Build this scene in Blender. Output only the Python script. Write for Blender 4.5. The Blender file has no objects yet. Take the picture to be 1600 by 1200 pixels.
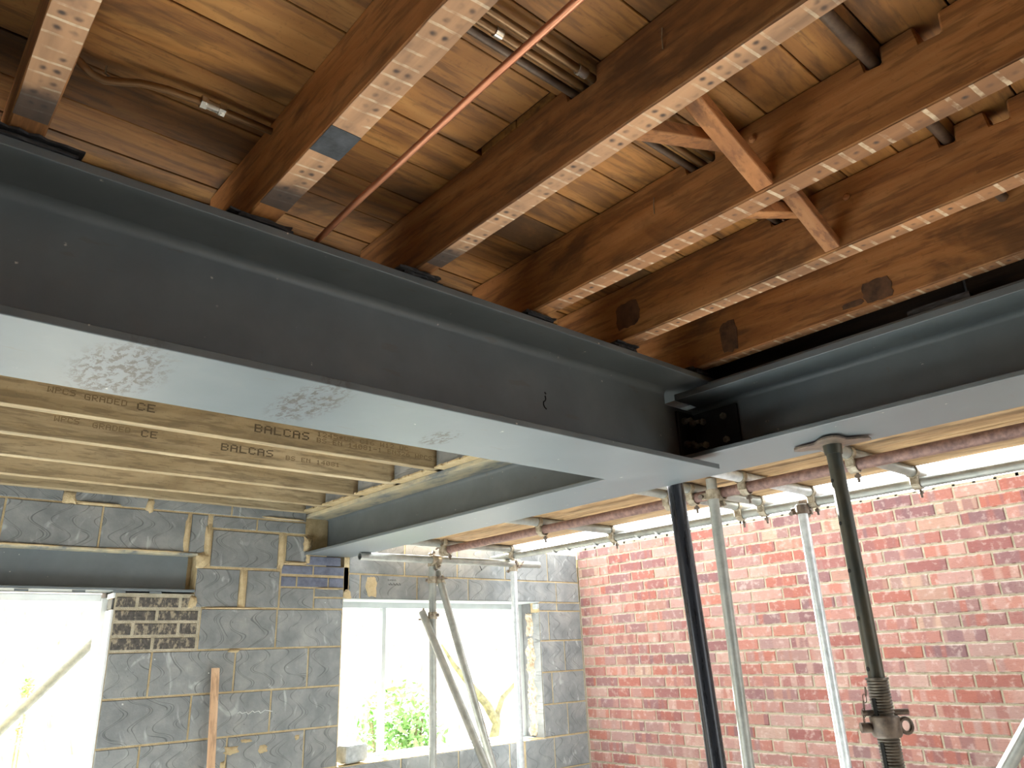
import bpy, math, random
from mathutils import Vector, Matrix
random.seed(7)
sc = bpy.context.scene
col = sc.collection
H = 1.55                      # eye height; heights below are measured from the eye
# ------------------------------------------------------------------ camera
cam = bpy.data.cameras.new('camera'); cam_o = bpy.data.objects.new('camera', cam); col.objects.link(cam_o)
cam.sensor_width = 36; cam.lens = 1165.37/1600*36; cam.clip_start = .02; cam.clip_end = 200
_a, _b, _c = [math.radians(v) for v in (48.18710642, 19.9335058, -2.35843617)]
_f = Vector((math.cos(_a)*math.cos(_b), math.sin(_a)*math.cos(_b), math.sin(_b)))
_r0 = Vector((math.sin(_a), -math.cos(_a), 0)); _u0 = _r0.cross(_f)
_r = math.cos(_c)*_r0 + math.sin(_c)*_u0; _u = -math.sin(_c)*_r0 + math.cos(_c)*_u0
mw = Matrix((_r, _u, -_f)).transposed().to_4x4(); mw.translation = (0, 0, H)
cam_o.matrix_world = mw; sc.camera = cam_o
def project(x, y, z):         # pixel of a point (z from the eye), used only to rank bricks by size
    p = Vector((x, y, z)); d = p.dot(_f)
    return 800+1165.37*p.dot(_r)/d, 600-1165.37*p.dot(_u)/d
# ------------------------------------------------------------------ sky, exposure
w = bpy.data.worlds.new('overcast_sky'); sc.world = w; w.use_nodes = True
bg = w.node_tree.nodes['Background']; bg.inputs[0].default_value = (.93, .975, 1, 1); bg.inputs[1].default_value = 5.0
sun = bpy.data.lights.new('sun', 'SUN'); sun.energy = 125; sun.angle = math.radians(1.0); sun.color = (1, .985, .965)
sun_o = bpy.data.objects.new('sun', sun); col.objects.link(sun_o)
sun_o.rotation_euler = Vector((-.34, -.82, -.46)).to_track_quat('-Z', 'Y').to_euler(); sun_o.location = (4, 12, 6)
vs = sc.view_settings; vs.view_transform = 'Standard'; vs.look = 'None'; vs.exposure = 0.2; vs.gamma = 1; vs.use_curve_mapping = False
try: sc.cycles.use_denoising = True
except Exception: pass
sc.cycles.max_bounces = 10; sc.cycles.diffuse_bounces = 7
# ------------------------------------------------------------------ materials
def lin(c): return tuple((v/12.92 if v <= .04045 else ((v+.055)/1.055)**2.4) for v in [q/255 for q in c])+(1,)
class NT:
    def __init__(s, name, rough=.8, metal=0.):
        s.m = bpy.data.materials.new(name); s.m.use_nodes = True; s.t = s.m.node_tree
        s.b = s.t.nodes['Principled BSDF']; s.b.inputs['Roughness'].default_value = rough; s.b.inputs['Metallic'].default_value = metal
        s.tc = s.n('ShaderNodeTexCoord'); s.oi = s.n('ShaderNodeObjectInfo'); s.co = s.tc.outputs['Object']
    def n(s, t, **k):
        d = s.t.nodes.new(t)
        for a, v in k.items(): setattr(d, a, v)
        return d
    def l(s, a, b): s.t.links.new(a, b)
    def put(s, inp, v):
        if hasattr(v, 'is_linked') or isinstance(v, bpy.types.NodeSocket): s.l(v, inp)
        else: inp.default_value = v
    def M(s, op, a, b=0., c=None, clamp=False):
        d = s.n('ShaderNodeMath', operation=op, use_clamp=clamp); s.put(d.inputs[0], a); s.put(d.inputs[1], b)
        if c is not None: s.put(d.inputs[2], c)
        return d.outputs[0]
    def rnd(s, scale=37.):          # coordinates shifted for every object
        d = s.n('ShaderNodeVectorMath', operation='ADD'); s.l(s.co, d.inputs[0]); s.l(s.M('MULTIPLY', s.oi.outputs['Random'], scale), d.inputs[1]); return d.outputs[0]
    def mapg(s, v, scale=(1, 1, 1), loc=(0, 0, 0)):
        d = s.n('ShaderNodeMapping'); s.l(v, d.inputs[0]); d.inputs['Scale'].default_value = scale; d.inputs['Location'].default_value = loc; return d.outputs[0]
    def noise(s, v, scale=5., detail=4., rough=.55, dist=0.):
        d = s.n('ShaderNodeTexNoise'); s.l(v, d.inputs['Vector']); d.inputs['Scale'].default_value = scale; d.inputs['Detail'].default_value = detail
        d.inputs['Roughness'].default_value = rough; d.inputs['Distortion'].default_value = dist; return d.outputs['Fac']
    def ramp(s, f, stops):
        d = s.n('ShaderNodeValToRGB'); s.put(d.inputs[0], f); e = d.color_ramp.elements
        while len(e) < len(stops): e.new(.5)
        for q, (p, c) in zip(e, stops): q.position = p; q.color = c
        return d.outputs[0]
    def step(s, f, a, b):           # smooth 0..1 between a and b
        d = s.n('ShaderNodeMapRange', interpolation_type='SMOOTHSTEP'); s.put(d.inputs[0], f); d.inputs[1].default_value = a; d.inputs[2].default_value = b; return d.outputs[0]
    def mix(s, f, a, b, t='MIX'):
        d = s.n('ShaderNodeMix', data_type='RGBA', blend_type=t); s.put(d.inputs[0], f); s.put(d.inputs[6], a); s.put(d.inputs[7], b); return d.outputs[2]
    def sep(s, v=None):
        d = s.n('ShaderNodeSeparateXYZ'); s.l(v or s.co, d.inputs[0]); return d.outputs
    def bump(s, h, dist=.003, strength=.5):
        d = s.n('ShaderNodeBump'); s.put(d.inputs['Height'], h); d.inputs['Distance'].default_value = dist; d.inputs['Strength'].default_value = strength
        s.l(d.outputs[0], s.b.inputs['Normal'])
    def out(s, c): s.put(s.b.inputs['Base Color'], c); return s.m
def wood(name, stretch, dark, mid, light, stain=.6, rough=.75, knots=True, var=.25, grain=9.):
    t = NT(name, rough); v = t.rnd(); g = t.mapg(v, stretch)
    n1 = t.noise(g, grain, 5, .6, .8); n2 = t.noise(t.mapg(v, tuple(max(q, .4) for q in stretch)), 4.2, 5, .62, .6); n3 = t.noise(g, grain*5, 3, .65); n4 = t.noise(v, 70, 3, .7)
    c = t.ramp(n1, [(.30, lin(dark)), (.5, lin(mid)), (.68, lin(light))])
    c = t.mix(t.M('MULTIPLY', t.step(n2, .50, .66), stain), c, lin([q*.45 for q in dark]))
    c = t.mix(t.M('MULTIPLY', t.step(n3, .48, .62), .5), c, lin([q*.72 for q in dark])); c = t.mix(t.M('MULTIPLY', t.step(n4, .56, .72), .25), c, lin([q*.6 for q in dark]))
    if knots:
        k = t.n('ShaderNodeTexVoronoi'); t.l(t.mapg(v, tuple(min(1, q*1.6) for q in stretch)), k.inputs['Vector']); k.inputs['Scale'].default_value = 5.5
        c = t.mix(t.M('MULTIPLY', t.M('SUBTRACT', 1, t.step(k.outputs['Distance'], .05, .13)), .7), c, lin([q*.5 for q in dark]))
    hv = t.n('ShaderNodeHueSaturation'); t.l(c, hv.inputs['Color']); t.l(t.M('ADD', 1-var, t.M('MULTIPLY', t.oi.outputs['Random'], 2*var)), hv.inputs['Value'])
    t.bump(t.M('ADD', n1, t.M('MULTIPLY', n3, .8)), .003, .6); return t.out(hv.outputs[0])
X_, Y_ = (.12, 1, 1), (1, .12, 1)
m_joist = wood('old_joist_timber', Y_, (122, 76, 37), (163, 109, 58), (186, 134, 80), .66, .75)
m_board = wood('old_floorboard', X_, (118, 76, 32), (158, 106, 48), (182, 132, 68), .75, .7, var=.26)
m_strut = wood('strut_timber', (.3, 1, 1), (140, 88, 46), (170, 112, 62), (188, 132, 82), .2, .75)
m_new = wood('treated_softwood', X_, (142, 124, 92), (164, 147, 114), (184, 168, 136), .3, .75, var=.06)
m_scaff = wood('scaffold_board_wood', Y_, (150, 118, 80), (184, 152, 110), (205, 178, 138), .3, .8, var=.1)
m_batten = wood('batten_wood', (1, 1, .12), (184, 146, 112), (212, 176, 140), (226, 196, 164), .05, .8, knots=False)
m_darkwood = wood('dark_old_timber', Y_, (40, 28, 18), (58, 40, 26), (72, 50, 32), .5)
def lath(name, pitch, wide, tone, soot, dots):
    t = NT(name, .85); v = t.rnd(); x, y, z = t.sep()
    n = t.noise(t.co, 14, 3); n2 = t.noise(t.co, 60, 3)
    c = t.ramp(t.noise(t.mapg(v, Y_), 12, 4, .6, .6), [(.3, lin([q*.72 for q in tone])), (.6, lin(tone)), (.75, lin([min(255, q*1.12) for q in tone]))])
    fy = t.M('FRACT', t.M('DIVIDE', t.M('ADD', t.M('ADD', y, t.M('MULTIPLY', x, .10)), t.M('MULTIPLY', n, .008)), pitch))
    stripe = t.M('MULTIPLY', t.M('LESS_THAN', fy, wide), t.step(t.M('ADD', n, t.M('MULTIPLY', n2, .5)), .58, .95))
    c = t.mix(t.M('MULTIPLY', stripe, .8), c, lin((214, 194, 162)))
    dy = t.M('MULTIPLY', t.M('SUBTRACT', fy, .62), pitch)
    for ox in dots:
        dx = t.M('SUBTRACT', t.M('ADD', x, t.M('MULTIPLY', n, .02)), ox+.01)
        d = t.M('SQRT', t.M('ADD', t.M('MULTIPLY', dx, dx), t.M('MULTIPLY', dy, dy)))
        c = t.mix(t.M('MULTIPLY', t.M('SUBTRACT', 1, t.step(d, .0015, .009)), t.M('MULTIPLY', t.step(n, .4, .62), .9)), c, lin((58, 50, 46)))
    c = t.mix(t.M('MULTIPLY', t.step(t.noise(t.mapg(t.co, (1, .4, 1)), 11, 4, .6), .52, .7), .6 if len(dots) > 1 else .2), c, lin((86, 68, 58)))
    # soot and tar where the joist end sat in the wall
    e = t.M('ADD', y, t.M('MULTIPLY', n, .12))
    c = t.mix(t.M('MULTIPLY', t.step(e, soot, soot+.07), .85), c, lin((52, 48, 46)))
    t.bump(t.M('ADD', stripe, n2), .0015, .5); return t.out(c)
m_lath_a = lath('lath_marked_joist_underside', .036, .16, (186, 142, 104), 1.33, (-.009, .013))
m_lath_b = lath('striped_joist_underside', .042, .2, (162, 114, 74), 1.42, (0.,))
def primer(name, scuff):
    t = NT(name, .42); n = t.noise(t.co, 6, 5, .6); n2 = t.noise(t.mapg(t.co, (1, .5, 1)), 60, 5, .75, .4); n3 = t.noise(t.co, 120, 2)
    c = t.ramp(n, [(.3, lin((98, 106, 109))), (.55, lin((106, 114, 117))), (.75, lin((114, 121, 123)))])
    x, y, z = t.sep(); msk = None
    for sx, sy, rx, ry in scuff:
        dx = t.M('DIVIDE', t.M('SUBTRACT', x, sx), rx); dy = t.M('DIVIDE', t.M('SUBTRACT', y, sy), ry)
        d = t.M('SUBTRACT', 1, t.M('SQRT', t.M('ADD', t.M('MULTIPLY', dx, dx), t.M('MULTIPLY', dy, dy))), clamp=True)
        q = t.M('MULTIPLY', t.step(d, 0., .5), t.step(n2, .48, .56)); c = t.mix(t.M('MULTIPLY', q, .8), c, lin((84, 76, 70))); msk = q if msk is None else t.M('MAXIMUM', msk, q)
    sp = t.n('ShaderNodeTexVoronoi'); t.l(t.mapg(t.co, (1, .5, 1)), sp.inputs['Vector']); sp.inputs['Scale'].default_value = 16
    c = t.mix(t.M('MULTIPLY', t.M('SUBTRACT', 1, t.step(sp.outputs['Distance'], .03, .09)), t.step(n3, .5, .62)), c, lin((205, 200, 188)))
    c = t.mix(t.M('MULTIPLY', t.step(t.noise(t.mapg(t.co, (.3, 1, 1)), 30, 3), .66, .72), .35), c, lin((104, 98, 92)))
    t.l(t.M('ADD', .36, t.M('MULTIPLY', n, .2)), t.b.inputs['Roughness'])
    if msk is not None: t.l(t.M('SUBTRACT', .5, t.M('MULTIPLY', msk, .3)), t.b.inputs['Specular IOR Level'])
    return t.out(c)
m_primer = primer('grey_primer_paint', [])
m_primer_a = primer('grey_primer_scuffed', [(.35, .01, .11, .22), (.76, -.02, .09, .2), (1.2, .05, .06, .1)])
def primer_dirty():
    t = NT('primer_with_mortar_dirt', .6); n = t.noise(t.mapg(t.co, (1, .4, 1)), 9, 5, .65)
    return t.out(t.ramp(n, [(.36, lin((112, 119, 121))), (.5, lin((168, 162, 140))), (.66, lin((196, 184, 150)))]))
m_primer_d = primer_dirty()
def steel(name, a, b, rough, metal, scale=30, streak=None):
    t = NT(name, rough, metal); n = t.noise(t.mapg(t.rnd(), streak or (1, 1, 1)), scale, 4, .65)
    t.l(t.M('ADD', rough-.1, t.M('MULTIPLY', n, .2)), t.b.inputs['Roughness'])
    return t.out(t.ramp(n, [(.35, lin(a)), (.62, lin(b))]))
m_galv = steel('galvanised_tube', (142, 146, 140), (166, 168, 162), .42, .4, 14)
m_galv_hi = steel('highlit_galvanised_tube', (196, 204, 206), (222, 228, 230), .36, .4)  # same galvanised steel, coloured lighter for the highlight on some tubes
m_rust = steel('rusty_painted_tube', (100, 76, 70), (142, 112, 102), .55, .15, 40)
m_dull = steel('dull_grey_tube_paint', (96, 102, 96), (118, 122, 114), .6, .1)
m_black = steel('black_prop_paint', (26, 28, 32), (44, 46, 52), .28, .2, 50, (1, 1, .1))
m_prop = steel('worn_green_prop_paint', (54, 60, 57), (84, 80, 66), .42, .3, 16, (1, 1, .25))
m_propt = steel('oiled_thread_steel', (84, 80, 72), (122, 114, 102), .45, .4, 30)
m_iron = steel('dull_forged_iron', (92, 82, 74), (126, 112, 98), .5, .3, 40)
m_coup = steel('weathered_coupler_steel', (130, 118, 98), (176, 166, 146), .5, .4, 40)
m_bolt = steel('zinc_bolt', (120, 112, 96), (176, 170, 152), .35, .7)
m_dark = steel('black_cleat_steel', (30, 30, 32), (44, 44, 46), .5, .2)
m_copper = steel('copper_pipe', (168, 104, 72), (196, 132, 96), .35, .55, 14, (1, .2, 1))
m_oldcop = steel('tarnished_copper_pipe', (98, 74, 46), (140, 104, 66), .4, .5, 14, (.2, 1, 1))
m_brass = steel('plated_fitting', (176, 168, 152), (220, 214, 200), .25, .7)
m_grpipe = steel('old_steel_pipe', (74, 58, 46), (104, 84, 66), .5, .3)
def slate():
    t = NT('black_slate', .6); n = t.noise(t.mapg(t.rnd(), (1, 1, 3)), 30, 4); t.bump(n, .004, .8)
    return t.out(t.ramp(n, [(.3, lin((30, 31, 33))), (.7, lin((66, 68, 70)))]))
m_slate = slate()
def mortar(name, a, b):
    t = NT(name, .95); n = t.noise(t.co, 18, 6, .7); n2 = t.noise(t.co, 160, 2); t.bump(t.M('ADD', n, n2), .004, .9)
    return t.out(t.ramp(n, [(.3, lin(a)), (.7, lin(b))]))
m_mort = mortar('sandy_mortar', (172, 152, 114), (206, 188, 150))
m_mortp = mortar('grey_buff_mortar', (158, 150, 128), (196, 188, 166))
def block():
    t = NT('aerated_block', .92); v = t.rnd(61.); x, y, z = t.sep(v); n = t.noise(v, 7, 5, .6); n2 = t.noise(v, 90, 2); nb = t.noise(v, 2.6, 2)
    u = t.M('ADD', t.M('MULTIPLY', x, 1.), t.M('MULTIPLY', t.M('SINE', t.M('ADD', t.M('MULTIPLY', z, 38.), t.M('MULTIPLY', nb, 5.))), .045))
    u = t.M('ADD', u, t.M('MULTIPLY', nb, .22))
    ln = None
    for p, o in ((.105, 0.), (.105, .014), (.17, .02)):
        fr = t.M('ABSOLUTE', t.M('SUBTRACT', t.M('FRACT', t.M('DIVIDE', t.M('ADD', u, o), p)), .5))
        q = t.M('MULTIPLY', t.M('SUBTRACT', 1, t.step(fr, .008, .03)), t.step(t.noise(v, 5+o*200, 1), .42, .58))
        ln = q if ln is None else t.M('MAXIMUM', ln, q)
    c = t.ramp(n, [(.3, lin((114, 118, 119))), (.55, lin((136, 139, 138))), (.75, lin((156, 157, 154)))])
    smear = t.M('MULTIPLY', t.step(t.noise(t.mapg(v, (1.4, 1, .8)), 6.5, 3, .5, 1.6), .60, .74), .6)
    c = t.mix(smear, c, lin((190, 193, 192)))
    c = t.mix(t.M('MULTIPLY', ln, .55), c, lin((72, 74, 74)))
    pit = t.n('ShaderNodeTexVoronoi'); t.l(v, pit.inputs['Vector']); pit.inputs['Scale'].default_value = 22
    c = t.mix(t.M('MULTIPLY', t.M('SUBTRACT', 1, t.step(pit.outputs['Distance'], .03, .07)), t.step(n2, .5, .6)), c, lin((60, 60, 60)))
    hv = t.n('ShaderNodeHueSaturation'); t.l(c, hv.inputs['Color']); t.l(t.M('ADD', .93, t.M('MULTIPLY', t.oi.outputs['Random'], .14)), hv.inputs['Value'])
    t.bump(t.M('SUBTRACT', n2, t.M('MULTIPLY', ln, 1.5)), .002, .5); return t.out(hv.outputs[0])
m_block = block()
def brick():
    t = NT('multi_red_brick', .9); v = t.rnd(91.); r = t.M('FRACT', t.M('ADD', t.oi.outputs['Random'], t.n('ShaderNodeNewGeometry').outputs['Random Per Island'])); x, y, z = t.sep()
    base = t.ramp(r, [(0., lin((156, 95, 84))), (.14, lin((182, 141, 130))), (.28, lin((134, 97, 97))), (.40, lin((187, 154, 143))), (.52, lin((167, 103, 88))), (.64, lin((123, 92, 95))), (.76, lin((180, 143, 134))), (.88, lin((143, 90, 86))), (1., lin((187, 158, 138)))])
    r2 = t.M('FRACT', t.M('MULTIPLY', r, 17.3))
    alt = t.ramp(r2, [(0., lin((130, 95, 97))), (.35, lin((172, 103, 86))), (.7, lin((187, 158, 145))), (1., lin((125, 93, 99)))])
    band = t.step(t.noise(t.mapg(v, (1, 1, .05)), 13, 1, .4), .47, .55)
    c = t.mix(t.M('MULTIPLY', band, .7), base, alt)
    n = t.noise(t.mapg(v, (1, .6, 2.2)), 55, 4, .7, 1.); n2 = t.noise(v, 28, 4)
    c = t.mix(t.M('MULTIPLY', t.step(n, .5, .68), .22), c, lin((92, 54, 50)))
    ez = t.step(t.M('ABSOLUTE', t.M('SUBTRACT', z, .0325)), .024, .033)
    c = t.mix(t.M('MULTIPLY', t.M('MULTIPLY', ez, t.step(n2, .36, .55)), .75), c, lin((214, 202, 190)))
    c = t.mix(t.M('MULTIPLY', t.step(n2, .52, .72), .4), c, lin((214, 196, 186)))
    t.bump(n, .004, .6); return t.out(c)
m_brick = brick()
def ebrick():
    t = NT('black_engineering_brick', .85); v = t.rnd(51.); n = t.noise(t.mapg(v, (1.6, 1, .8)), 26, 5, .7); n2 = t.noise(v, 60, 3)
    c = t.ramp(n2, [(.3, lin((64, 62, 60))), (.7, lin((92, 88, 82)))])
    c = t.mix(t.M('MULTIPLY', t.step(n, .48, .62), .75), c, lin((172, 160, 136))); t.bump(n2, .003, .8); return t.out(c)
m_ebrick = ebrick()
m_bbrick = steel('blue_engineering_brick', (84, 90, 108), (112, 118, 134), .45, 0., 20)
def plain(name, c, rough=.8, var=.06, scale=12, bump=0.):
    t = NT(name, rough); n = t.noise(t.rnd(), scale, 4)
    if bump: t.bump(n, bump, .6)
    return t.out(t.ramp(n, [(.3, lin([q*(1-var) for q in c])), (.7, lin([min(255, q*(1+var)) for q in c]))]))
m_white = plain('white_frame_and_lit_jamb', (226, 230, 230), .5, .03)
m_frame = plain('pale_grey_window_frame', (186, 194, 194), .5, .03)
m_conc = plain('pale_dusty_concrete', (182, 188, 188), .9, .08, 3)
m_plast = plain('dull_plaster', (70, 64, 58), .9, .06, 3)
m_tar = plain('tar_stain', (88, 62, 42), .8, .25, 30)
m_nearfl = plain('dark_near_floor', (112, 104, 94), .9, .1, 4)  # unseen floor near the viewer, made darker to cut bounced light
m_stop = plain('dark_light_stop', (78, 56, 38), .9, .1)
m_ink = plain('grading_stamp_ink', (92, 82, 62), .9, .05)
m_ink2 = plain('faint_stamp_ink', (118, 102, 74), .9, .05)
m_mark = plain('black_marker_and_hole_shade', (24, 24, 22), .9, .02)
m_chalk = plain('white_chalk', (205, 208, 206), .95, .03)
m_soil = plain('dry_pale_soil', (190, 184, 170), .95, .15, 2.5, .03)
m_bark = plain('mossy_bark', (118, 114, 84), .9, .25, 20, .01)
m_dry = plain('dry_straw_leaf', (206, 176, 128), .8, .15)
m_foam = plain('grey_foam_offcut', (170, 176, 176), .9, .1, 30, .004)
m_tarp = plain('grey_cavity_lining', (112, 114, 114), .8, .1)
def leafm():
    t = NT('ivy_leaf', .5); n = t.noise(t.co, 9, 3); t.b.inputs['Transmission Weight'].default_value = 0
    return t.out(t.ramp(n, [(.3, lin((96, 140, 74))), (.7, lin((150, 186, 118)))]))
m_leaf = leafm()
def insul():
    t = NT('torn_mineral_wool', .95); n = t.noise(t.mapg(t.co, (1, 1, .5)), 45, 5, .7); n2 = t.noise(t.co, 7, 2)
    c = t.ramp(n, [(.35, lin((150, 130, 106))), (.5, lin((196, 180, 156))), (.65, lin((216, 206, 190)))]); t.bump(n, .01, 1.)
    return t.out(t.mix(t.M('MULTIPLY', t.step(n2, .55, .7), .5), c, lin((140, 108, 80))))
m_wool = insul()
def glassm():
    t = NT('window_glass', .05); o = t.t.nodes['Material Output']; tr = t.n('ShaderNodeBsdfTransparent'); gl = t.n('ShaderNodeBsdfGlossy'); gl.inputs['Roughness'].default_value = .02
    mx = t.n('ShaderNodeMixShader'); fr = t.n('ShaderNodeFresnel'); fr.inputs[0].default_value = 1.3
    t.l(fr.outputs[0], mx.inputs[0]); t.l(tr.outputs[0], mx.inputs[1]); t.l(gl.outputs[0], mx.inputs[2]); t.l(mx.outputs[0], o.inputs['Surface']); return t.m
m_glass = glassm()
# ------------------------------------------------------------------ mesh helpers
WORLD = {}
class MB:
    def __init__(s): s.v = []; s.f = []; s.mi = []; s.cur = 0
    def add(s, vs, fs):
        o = len(s.v); s.v += [tuple(q) for q in vs]; s.f += [tuple(i+o for i in q) for q in fs]; s.mi += [s.cur]*len(fs); return s
    def box(s, x0, x1, y0, y1, z0, z1, mats=None):
        o = len(s.mi)
        s.add([(x0, y0, z0), (x1, y0, z0), (x1, y1, z0), (x0, y1, z0), (x0, y0, z1), (x1, y0, z1), (x1, y1, z1), (x0, y1, z1)],
              [(0, 3, 2, 1), (4, 5, 6, 7), (0, 1, 5, 4), (1, 2, 6, 5), (2, 3, 7, 6), (3, 0, 4, 7)])
        if mats: s.mi[o] = mats                       # underside slot
        return s
    def obox(s, c, ax, ay, az):
        c = Vector(c); ax, ay, az = Vector(ax), Vector(ay), Vector(az)
        P = [c+i*ax+j*ay+k*az for k in (-1, 1) for (i, j) in ((-1, -1), (1, -1), (1, 1), (-1, 1))]
        return s.add(P, [(0, 3, 2, 1), (4, 5, 6, 7), (0, 1, 5, 4), (1, 2, 6, 5), (2, 3, 7, 6), (3, 0, 4, 7)])
    def prism(s, poly, p0, p1, under=None):           # poly of 3D-mapped points: function(u,v,end)->xyz
        n = len(poly); o = len(s.mi)
        s.add([p0(*q) for q in poly]+[p1(*q) for q in poly], [tuple(range(n-1, -1, -1)), tuple(range(n, 2*n))]+[(i, (i+1) % n, n+(i+1) % n, n+i) for i in range(n)])
        return s
    def tube(s, pts, r, n=14, cap=True, r1=None):
        pts = [Vector(p) for p in pts]; rings = []; prev = None
        for i, p in enumerate(pts):
            d = (pts[min(i+1, len(pts)-1)]-pts[max(i-1, 0)]).normalized()
            a = prev if prev is not None else (Vector((0, 0, 1)) if abs(d.z) < .9 else Vector((1, 0, 0)))
            a = (a-d*a.dot(d)).normalized(); b = d.cross(a); prev = a
            rr = r[i] if isinstance(r, (list, tuple)) else r
            rings.append([p+rr*(math.cos(2*math.pi*k/n)*a+math.sin(2*math.pi*k/n)*b) for k in range(n)])
        vs = [q for R in rings for q in R]; fs = []
        for i in range(len(rings)-1):
            for k in range(n): fs.append((i*n+k, i*n+(k+1) % n, (i+1)*n+(k+1) % n, (i+1)*n+k))
        if cap: fs += [tuple(range(n-1, -1, -1)), tuple(range((len(rings)-1)*n, len(rings)*n))]
        return s.add(vs, fs)
    def ring(s, c, axis, r, width, th=.005, a0=0., a1=360., n=16):   # band round a tube; angle measured in the plane across axis
        c = Vector(c); ax = Vector(axis).normalized(); u = Vector((0, 0, 1)) if abs(ax.z) < .9 else Vector((1, 0, 0)); vv = ax.cross(u)
        full = abs(a1-a0) >= 359; m = n if full else n+1; vs = []; fs = []
        for k in range(m):
            t = math.radians(a0+(a1-a0)*k/n); d = math.cos(t)*u+math.sin(t)*vv
            vs += [c+d*r-ax*width/2, c+d*(r+th)-ax*width/2, c+d*(r+th)+ax*width/2, c+d*r+ax*width/2]
        for k in range(n):
            a = 4*k; b = 4*((k+1) % m)
            fs += [(a+i, a+(i+1) % 4, b+(i+1) % 4, b+i) for i in range(4)]
        if not full: fs += [(3, 2, 1, 0), (4*n, 4*n+1, 4*n+2, 4*n+3)]
        return s.add(vs, fs)
    def hexnut(s, c, axis, r, h): 
        c = Vector(c); ax = Vector(axis).normalized(); return s.tube([c-ax*h/2, c+ax*h/2], r, 6)
    def build(s, name, mat, parent=None, smooth=False, bevel=0., origin=None, ang=35):
        vs = [Vector((x, y, z+H)) for x, y, z in s.v]
        if origin is None:
            xs, ys, zs = zip(*vs); origin = Vector(((min(xs)+max(xs))/2, (min(ys)+max(ys))/2, min(zs)))
        else: origin = Vector((origin[0], origin[1], origin[2]+H))
        me = bpy.data.meshes.new(name); me.from_pydata([v-origin for v in vs], [], s.f); me.validate()
        for m in (mat if isinstance(mat, (list, tuple)) else [mat]): me.materials.append(m)
        if any(s.mi): me.polygons.foreach_set('material_index', s.mi[:len(me.polygons)])
        if smooth: me.polygons.foreach_set('use_smooth', [True]*len(me.polygons)); me.set_sharp_from_angle(angle=math.radians(ang))
        me.update(); o = bpy.data.objects.new(name, me); place(o, origin, parent)
        if bevel: b = o.modifiers.new('edge', 'BEVEL'); b.width = bevel; b.segments = 1; b.limit_method = 'ANGLE'
        return o
def place(o, origin, parent):
    col.objects.link(o); WORLD[o] = origin
    if parent is not None: o.parent = parent; o.location = origin-WORLD[parent]
    else: o.location = origin
def tag(o, label, cat=None, group=None, kind=None):
    if label: o['label'] = label
    if cat: o['category'] = cat
    if group: o['group'] = group
    if kind: o['kind'] = kind
    return o
def thing(name, loc, label, cat, group=None):
    o = bpy.data.objects.new(name, None); o.empty_display_size = .1; place(o, Vector((loc[0], loc[1], loc[2]+H)), None); return tag(o, label, cat, group)
def linked(name, src, loc, parent):       # another object on the same mesh
    o = bpy.data.objects.new(name, src.data); place(o, Vector((loc[0], loc[1], loc[2]+H)), parent)
    for m in src.modifiers:
        b = o.modifiers.new(m.name, m.type); b.width = m.width; b.segments = m.segments; b.limit_method = m.limit_method
    return o
def struct(o): o['kind'] = 'structure'; return o
def XZ(y): return lambda u, v: (u, y, v)
def YZ(x): return lambda u, v: (x, u, v)
# ================================================================== SETTING
F0 = -1.55
struct(MB().box(-2.2, 4.9, .3, 4.75, F0-.1, F0).build('floor', m_conc)); struct(MB().box(-2.2, 4.9, -4.2, .3, F0-.1, F0).build('floor', m_nearfl))
WY, WX = 4.4, 4.58           # faces of the block wall and of the brick wall
# ---- old floor seen from below
ceil = struct(MB().box(-1.9, 2.62, -4.2, 1.78, 1.172, 1.2).build('ceiling_light_stop', m_stop))  # slab over the boards, added to stop sky light leaking in
k = 0; yj = 1.692+.131*1
while yj > -1.2:
    y1 = yj-.0015; y0 = yj-.131+.0015
    cuts = [-1.2, 2.40] if k % 3 else [-1.2, .56 if k % 2 else 1.42, 2.40]
    if k in (5, 6): cuts = [-1.2, .958, 2.40]
    for a, b in zip(cuts[:-1], cuts[1:]):
        gap = .016 if k in (5, 6) and a > 0 else .001
        dz = random.uniform(0, .003)
        bo = MB().box(a+gap, b-.001, y0, y1, 1.147+dz, 1.169).build('floorboard', m_board, ceil, bevel=.0015)
    yj -= .131; k += 1
struct(MB().box(-1.9, 2.6, 1.78, 4.7, 1.10, 1.13).build('unseen_deck', m_scaff))  # unseen deck above the new joists, added to keep light out
# unseen walls behind and beside the viewer, added to cut light; left opening admits some
struct(MB().box(-1.9, -1.8, -4.1, 2.5, F0, 4.2).box(-1.9, -1.8, 2.5, 4.2, .4, 4.2).box(-1.9, -1.8, 4.2, 4.75, F0, 4.2).build('wall_left', m_plast))
struct(MB().box(-1.9, 2.9, -4.2, -4.1, F0, 4.2).build('wall_front', m_plast))
struct(MB().box(-1.9, 2.6, 1.775, 1.83, 1.10, 1.2).build('leak_strip_1', m_stop))  # unseen strip added to close a light leak over the long beam
struct(MB().box(2.62, 4.9, -4.2, .35, 1.172, 1.2).build('ceiling_light_stop', m_stop))  # unseen slab added at the near right to hold back sky light
struct(MB().box(2.36, 2.50, 1.80, 4.5, .888, 1.1).box(2.46, 2.62, -4.1, 1.78, 1.2, 4.2).box(-1.8, 2.46, 1.66, 1.78, 1.2, 4.2).build('upper_light_stop', m_plast))  # unseen masses added overhead to block sun and sky
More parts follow.
